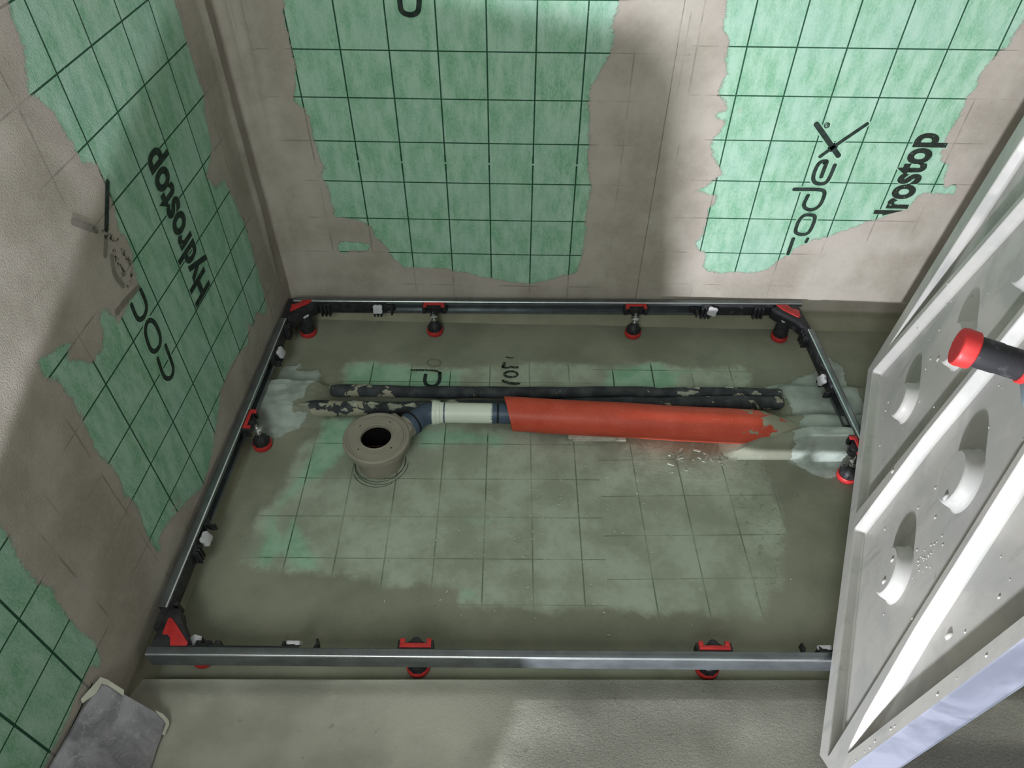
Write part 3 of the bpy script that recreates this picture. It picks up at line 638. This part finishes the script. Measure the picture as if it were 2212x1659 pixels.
ws = MB().tube([wa, wa + wdir * .001, wa + wdir * .008, wa + wdir * .010, wa + wdir * .012, wa + wdir * .017, wa + wdir * .0185, wa + wdir * .028, wz - wdir * .0006, wz], [.0258, .0283, .0283, .0268, .0268, .0268, .0250, .0238, .0236, .0228], 40).build('white_pipe', M['white'], PX, 35)
ws['label'] = 'white plastic connecting sleeve'
bl = MB().tube([wz - wdir * .004, wz + wdir * .010, wz + wdir * .0105, wz + wdir * .0145, wz + wdir * .015, wz + wdir * .10], [.0236, .0236, .0222, .0222, .0238, .0238], 36).build('blue_pipe', M['blue'], PX, 35)
MB().tube([wz + wdir * .0103, wz + wdir * .0147], .0229, 36).build('rubber_seal', M['seal'], bl, 40)

# red sleeve pipe, hollow with slanted end
ra = Vector(onz(1098, 894, .047)); rb = Vector(onz(1640, 924, .044)); rc_ = rb + (rb - ra).normalized() * .17; rc_.z -= .062
RPt = thing('red_pipe', 'long red-orange drain sleeve pipe with mortar splashes, running right into mortar', 'pipe', tuple(Vector((.9, -.40, 0))))
n = 40; seg = 48; vs = []; fs = []
for rad in (.0405, .0378):
    for i in range(n + 1):
        t = i / n; c = ra.lerp(rb, min(1, t * 1.22)) if t * 1.22 <= 1 else rb.lerp(rc_, (t * 1.22 - 1) / .22)
        for k in range(seg):
            q = 2 * math.pi * k / seg; y_ = math.cos(q) * rad; z_ = math.sin(q) * rad
            off = (.018 * (-math.cos(q)) * .5 - .006 * math.sin(q)) * max(0, 1 - t * 12)
            vs.append(c + Vector((off, y_, z_)) + Vector((0, 0, .0008 * math.sin(t * 17 + q * 2))))
for L in range(2):
    for i in range(n):
        for k in range(seg):
            a = L * (n + 1) * seg + i * seg; fs.append((a + k, a + (k + 1) % seg, a + seg + (k + 1) % seg, a + seg + k))
for k in range(seg): fs.append((k, (k + 1) % seg, (n + 1) * seg + (k + 1) % seg, (n + 1) * seg + k))
mb = MB(); mb.add(vs, fs); mb.build('sleeve', M['red_pipe'], RPt, 40)
for nm, lab, p0, p1, r, mt, z0 in (('insulated_pipe', 'thin black insulated pipe nearest the back wall, dented near its right end', (715, 845), (1690, 851), .0148, 'pipe1', .015),
                                 ('insulated_pipe', 'mortar-crusted black insulated pipe running behind the white and red pipe', (652, 885), (1690, 869), .0172, 'pipe2', .0175)):
    a, b_ = Vector(onz(*p0, z0)), Vector(onz(*p1, z0)); n = 110; path = []; rr = []
    for i in range(n + 1):
        t = i / n; p = a.lerp(b_, t); p.z += .0012 * math.sin(t * 23); p.y += .0015 * math.sin(t * 9 + r * 100)
        q = r * (1 + .03 * math.sin(t * 57) + .03 * math.sin(t * 31))
        if r < .016: q *= 1 - .16 * math.exp(-((t - .725) / .012) ** 2)
        else: q *= 1 + .14 * math.exp(-(t / .12) ** 2)
        if i == 0 or i == n: q *= .75
        path.append(p); rr.append(q)
    th = thing(nm, lab, 'pipe', (a.x, a.y, 0), 'black insulated pipes across the shower pit')
    MB().tube(path, rr, 22).build('insulation', M[mt], th, 60)
    rnd = random.Random(int(r * 1e5)); mb = MB()
    for k in range(16 if r > .016 else 7):
        t = rnd.uniform(.0, .36) if r > .016 else rnd.choice([rnd.uniform(0, .08), rnd.uniform(.7, .95)]); i = int(t * n); ang = rnd.uniform(.6, 2.3) if rnd.random() < .7 else rnd.uniform(2.3, 3.)
        c = Vector(path[i]) + Vector((0, -math.cos(ang) * rr[i], math.sin(ang) * rr[i])); nr = Vector((0, -math.cos(ang), math.sin(ang))); w_ = rnd.uniform(.006, .014)
        x_ = Vector((1, 0, 0)); y_ = nr.cross(x_); ring = []
        vs = [c + nr * .0028]
        for ri, hh in ((.55, .0022), (1., -.0008)):
            for k2 in range(12):
                q = k2 * math.pi / 6; f_ = ri * w_ * (1 + .35 * math.sin(q * 3 + k) * ri); d = x_ * math.cos(q) * f_ * 1.5 + y_ * math.sin(q) * f_ * .7
                vs.append(c + d + nr * (hh - (d.dot(y_) ** 2) / (2 * rr[i])))
        mb.add(vs, [(0, 1 + k2, 1 + (k2 + 1) % 12) for k2 in range(12)] + [(1 + k2, 13 + k2, 13 + (k2 + 1) % 12, 1 + (k2 + 1) % 12) for k2 in range(12)])
    sp = mb.build('mortar_splash', M['crumb'], th, 60); sp['kind'] = 'stuff'
# wooden shims under the red pipe
for k, (p, q, y0, y1, lab) in enumerate((((1228, 946), (1330, 948), .000, .010, 'thin pale wooden shim under the red pipe, upper one ending further left'), ((1237, 951), (1352, 951), .0, .0, 'thin pale wooden shim lying on the floor under the red pipe, reaching further right'))):
    z = .0105 if k == 0 else .0040; a = Vector(onz(*p, z)); b_ = Vector(onz(*q, z)); u = (b_ - a).normalized(); m = Vector((-u.y, u.x, 0))
    mb = MB(); mb.box((a + b_) / 2 + m * .018, (u, m, (0, 0, 1)), ((b_ - a).length / 2, .020, .0030)); o = mb.build('wooden_shim', M['wood'], None, 30, .0006)
    tag(o, lab, 'shim')
# crumbs of mortar and shavings
def crumbs(name, n, fn, mat, lab, seed, sz):
    rnd = random.Random(seed); mb = MB()
    for _ in range(n):
        x, y = fn(rnd); s = rnd.uniform(*sz); a = rnd.uniform(0, 6.28); u = Vector((math.cos(a), math.sin(a), 0)); v = Vector((-u.y, u.x, 0)); l = rnd.uniform(1, 3.2)
        mb.box((x, y, .0018 + s * .3), (u, v, (0, rnd.uniform(-.3, .3), 1)), (s * l, s, s * .5))
    o = mb.build(name, mat, None); tag(o, lab, 'debris', None, 'stuff'); return o
crumbs('plastic_shaving', 170, lambda r: (min(1.25, max(.35, r.gauss(.66, .16))), min(-.5, max(-.9, r.gauss(-.66, .09)))), plain('pale_shaving', (.48, .50, .42), .6), 'pale shavings scattered over the greenish middle of the pit floor', 3, (.0006, .0012))
crumbs('mortar_crumb', 26, lambda r: (r.gauss(1.005, .035), r.gauss(-.478, .012)), M['crumb'], 'loose grey mortar crumbs on the floor in front of the red pipe', 5, (.0012, .0034))

# ------------------------------------------------------------------ shower tray standing on edge
TA = onz(1875.2, 797.6, ZT + .0005); TD = np.array([.07253, -.00391, .99736]); r = ray(1760, 1715); TB = CAM + r * (((TA - CAM) @ TD) / (r @ TD))
TW = TB - TA; TL = float(np.linalg.norm(TW)); TW /= TL; TN = np.cross(TW, TD)
V3 = lambda a, b, h=0: Vector(TA + TW * a + TD * b + TN * h)
TR = thing('shower_tray', 'pale grey cast shower tray standing on edge, ribbed underside with round bosses facing left', 'shower tray', tuple(TA))
def rounded(poly, r=.010, k=5):
    out = []; n = len(poly)
    for i in range(n):
        p, a, b_ = Vector(poly[i]), Vector(poly[i - 1]), Vector(poly[(i + 1) % n]); u = (a - p).normalized(); v = (b_ - p).normalized()
        l = min(r / max(.2, math.tan(u.angle(v) / 2)), (a - p).length * .4, (b_ - p).length * .4); s, e = p + u * l, p + v * l
        out += [s * (1 - t) ** 2 + p * 2 * t * (1 - t) + e * t * t for t in [j / k for j in range(k + 1)]]
    return out
def inset(poly, d):                             # offset every edge of a simple polygon inwards
    P = [Vector(p) for p in poly]; n = len(P); out = []
    ar = sum(P[i].x * P[(i + 1) % n].y - P[(i + 1) % n].x * P[i].y for i in range(n)); sg = 1 if ar > 0 else -1
    for i in range(n):
        u = (P[i] - P[i - 1]).normalized(); v = (P[(i + 1) % n] - P[i]).normalized(); nu_ = Vector((-u.y, u.x)) * sg; nv_ = Vector((-v.y, v.x)) * sg
        den = 1 + nu_.dot(nv_); out.append(P[i] + (nu_ + nv_) * (d / max(den, .05)))
    return out
DEP = .020; HT = 1.40
cut = [(0, 0), (.945, 0), (TL, .075), (TL, HT), (0, HT)]
r0 = lambda b: .045 + .37 * (b - .05); r1 = lambda b: .478 + .060 * b; r2 = lambda b: .975 - .39 * b
REC = [[(.046, .098), (.068, .60), (.068, 1.0), (r0(1.0) - .010, 1.0), (r0(.60) - .010, .60)],
       [(.040, .030), (r1(.03), .030), (r1(.95), .95), (r0(.95) + .008, .95), (r0(.10) + .003, .10)],
       [(.518, .034), (.962, .034), (r2(.20) , .20), (r2(.90), .90), (r1(.90) + .014, .90), (r1(.30) + .016, .30)],
       [(.981, .100), (.980, 1.0), (r2(1.0) + .012, 1.0), (r2(.30) + .015, .30), (r2(.16) + .028, .16)]]
BOSS = [(1, .307, .190, .032), (1, .362, .385, .034), (1, .415, .590, .034), (2, .714, .192, .037), (2, .676, .390, .037)]
ring = lambda a, b, r_, k=40: [Vector((a + r_ * math.cos(t), b + r_ * math.sin(t))) for t in np.linspace(0, 2 * math.pi, k, endpoint=False)]
mb = MB(); recs = [rounded(p, .007) for p in REC]; outer = [Vector(p) for p in cut]
def fill(loops, h):
    flat = [p for l in loops for p in l]; tri = tessellate_polygon([[Vector((p.x, p.y, 0)) for p in l] for l in loops]); mb.add([V3(p.x, p.y, h) for p in flat], [tuple(t) for t in tri])
def loft(loops):
    n = len(loops[0][0]); vs = [V3(v.x, v.y, h) for p, h in loops for v in p]
    mb.add(vs, [(j * n + i, j * n + (i + 1) % n, (j + 1) * n + (i + 1) % n, (j + 1) * n + i) for j in range(len(loops) - 1) for i in range(n)])
fill([outer] + recs, 0)
for i, p in enumerate(recs):
    q = [(rounded(inset(REC[i], d), .007), h) for d, h in ((0, 0), (.0010, -.0006), (.0018, -.0025), (.0034, -DEP + .006), (.0046, -DEP + .002), (.0080, -DEP))]
    loft(q); bs = [b for b in BOSS if b[0] == i]
    fill([q[-1][0]] + [ring(a, b, r_ + .011) for _, a, b, r_ in bs], -DEP)
    for _, a, b, r_ in bs:
        loft([(ring(a, b, r_ + d), h) for d, h in ((.011, -DEP), (.0075, -DEP + .0025), (.0045, -.006), (.0030, -.0025), (.0012, -.0006), (0, 0))]); fill([ring(a, b, r_)], 0)
body = mb.build('tray_body', M['tray'], TR)
me = body.data; bm = bmesh.new(); bm.from_mesh(me); bm.to_mesh(me); bm.free(); me.shade_smooth(); me.set_sharp_from_angle(angle=math.radians(75))
nrm = Vector(TN)
mb = MB(); lp = [[V3(p.x, p.y, h) for p in inset(outer, d)] for d, h in ((0, 0), (-.0010, -.0015), (-.0016, -.036), (0, -.040))]
for a, b_ in zip(lp, lp[1:]): mb.add(a + b_, [(i, (i + 1) % 5, 5 + (i + 1) % 5, 5 + i) for i in range(5)])
mb.add(lp[-1], [tuple(range(5))]); sd = mb.build('tray_rim', M['tray_side'], TR); sd['label'] = 'outer rim of the tray with bluish reflections painted in'
# casting blobs
rnd = random.Random(11); mb = MB()
def blob(a, b, h, r_, st=1.6):
    c = V3(a, b, h); vs = [c + nrm * r_ * .8]; 
    for ri, hh in ((.6, .6), (1, 0)):
        for k in range(8):
            q = k * math.pi / 4; vs.append(c + Vector(TW) * math.cos(q) * r_ * ri + Vector(TD) * math.sin(q) * r_ * ri * st + nrm * r_ * hh)
    mb.add(vs, [(0, 1 + k, 1 + (k + 1) % 8) for k in range(8)] + [(1 + k, 9 + k, 9 + (k + 1) % 8, 1 + (k + 1) % 8) for k in range(8)])
for _ in range(60): blob(rnd.uniform(.10, .93), rnd.uniform(.06, .55), -DEP if rnd.random() < .9 else 0, rnd.uniform(.0008, .0022))
for _ in range(26): blob(rnd.gauss(.74, .012), rnd.gauss(.285, .02), -DEP, rnd.uniform(.0008, .0016))
for _ in range(12): blob(rnd.uniform(.985, 1.), rnd.uniform(.10, .6), 0, rnd.uniform(.0008, .0018))
for a, b, h, r_ in ((.812, .295, -DEP, .0050), (.90, .345, -DEP, .0045), (.50, .19, 0, .003), (.30, .300, -DEP, .003), (.97, .40, -DEP, .003), (.96, .30, -DEP, .003), (.71, .215, 0, .003), (.735, .19, 0, .0035), (.705, .375, 0, .004)): blob(a, b, h, r_, 2.)
o = mb.build('casting_blob', M['tray'], TR, 60); o['kind'] = 'stuff'
# adjustable foot clipped to the middle of the underside
ft = V3(.705, .615, 0)
fo = MB().lathe([(.0165, .030), (.0178, .033), (.0178, .058), (.0185, .060), (.0185, .088), (.0150, .089)], ft, nrm, 32).build('adjustable_foot', M['blackdirty'], TR, 35)
MB().lathe([(.0205, .085), (.0225, .0865), (.0232, .100), (.0222, .1035), (.0218, .1040), (.0010, .1040)], ft, nrm, 36).build('foot_pad', M['red'], fo, 35)
mb = MB(); x_ = nrm.orthogonal().normalized(); y_ = nrm.cross(x_)
for k in range(-8, 9):
    c = k * .0024; l = math.sqrt(max(0, .0205 ** 2 - c * c)); mb.box(ft + nrm * .1042 + y_ * c, (x_, y_, nrm), (l, .0005, .0004))
mb.build('pad_tread', plain('dark_red_plastic', (.30, .02, .02), .6), fo)
MB().lathe([(.0190, .026), (.0205, .0275), (.0205, .0325), (.0190, .034)], ft, nrm, 32).build('collar', M['red'], fo, 35)
MB().lathe([(.0055, -DEP), (.0055, .030)], ft, nrm, 16).build('threaded_stem', M['zinc'], fo, 35)
mb = MB(); mb.box(ft + nrm * .004, (Vector(TW), Vector(TD), nrm), (.040, .030, .020)); mb.build('foot_holder', plain('bluish_plastic', (.16, .21, .24), .4), TR, 30, .010)

# ------------------------------------------------------------------ film-wrapped slab leaning on the left wall
c = [Vector(onL(206, 1472)) + Vector((.004, 0, 0)), Vector(onz(357, 1556, .036)), Vector(onz(315, 1668, .036)), Vector(onL(92, 1672)) + Vector((.004, 0, 0))]
c[2] += (c[2] - c[1]) * 1.6; c[3] += (c[3] - c[0]) * 1.6
SLB = thing('wrapped_slab', 'grey marbled slab wrapped in clear film, leaning on the left wall at the kerb', 'slab', tuple((c[1] + c[2]) / 2))
nu, nv = 16, 26; nn = (c[1] - c[0]).cross(c[3] - c[0]).normalized(); nn = nn if nn.x > 0 else -nn; vs = []
def sp_(u, v): return (c[0] * (1 - u) + c[1] * u) * (1 - v) + (c[3] * (1 - u) + c[2] * u) * v
for lay in (0, 1):
    for j in range(nv + 1):
        for i in range(nu + 1):
            u, v = i / nu, j / nv; e = .003 * math.sin(v * 31 + u * 4) * (i in (0, nu)) 
            vs.append(sp_(u + e, v) + nn * ((.006 + .0012 * math.sin(u * 9 + v * 5) * math.sin(v * 14)) * lay))
k = (nu + 1) * (nv + 1); fs = []
for lay in (0, 1):
    for j in range(nv):
        for i in range(nu): a = lay * k + j * (nu + 1) + i; fs.append((a, a + 1, a + nu + 2, a + nu + 1))
bd = [i for i in range(nu + 1)] + [(j) * (nu + 1) + nu for j in range(1, nv + 1)] + [nv * (nu + 1) + i for i in range(nu - 1, -1, -1)] + [j * (nu + 1) for j in range(nv - 1, 0, -1)]
for a, b_ in zip(bd, bd[1:] + bd[:1]): fs.append((a, b_, b_ + k, a + k))
mb = MB(); mb.add(vs, fs); mb.build('slab', M['marble'], SLB, 50)
for pts in ([(-.03, -.02), (.06, -.035), (.30, -.03), (.33, .03), (.10, .012), (.02, .03), (.02, .14), (-.06, .28), (-.10, .25), (-.085, .19)], [(.78, -.012), (.90, -.025), (1.0, .02), (1.03, .09), (1.02, .30), (.985, .30), (.985, .10), (.93, .055), (.86, .03)]):
    mb = MB(); mb.prism([sp_(u, v * .40) + nn * .0085 for u, v in pts], nn * .0008); mb.build('masking_tape', M['tape'], SLB)
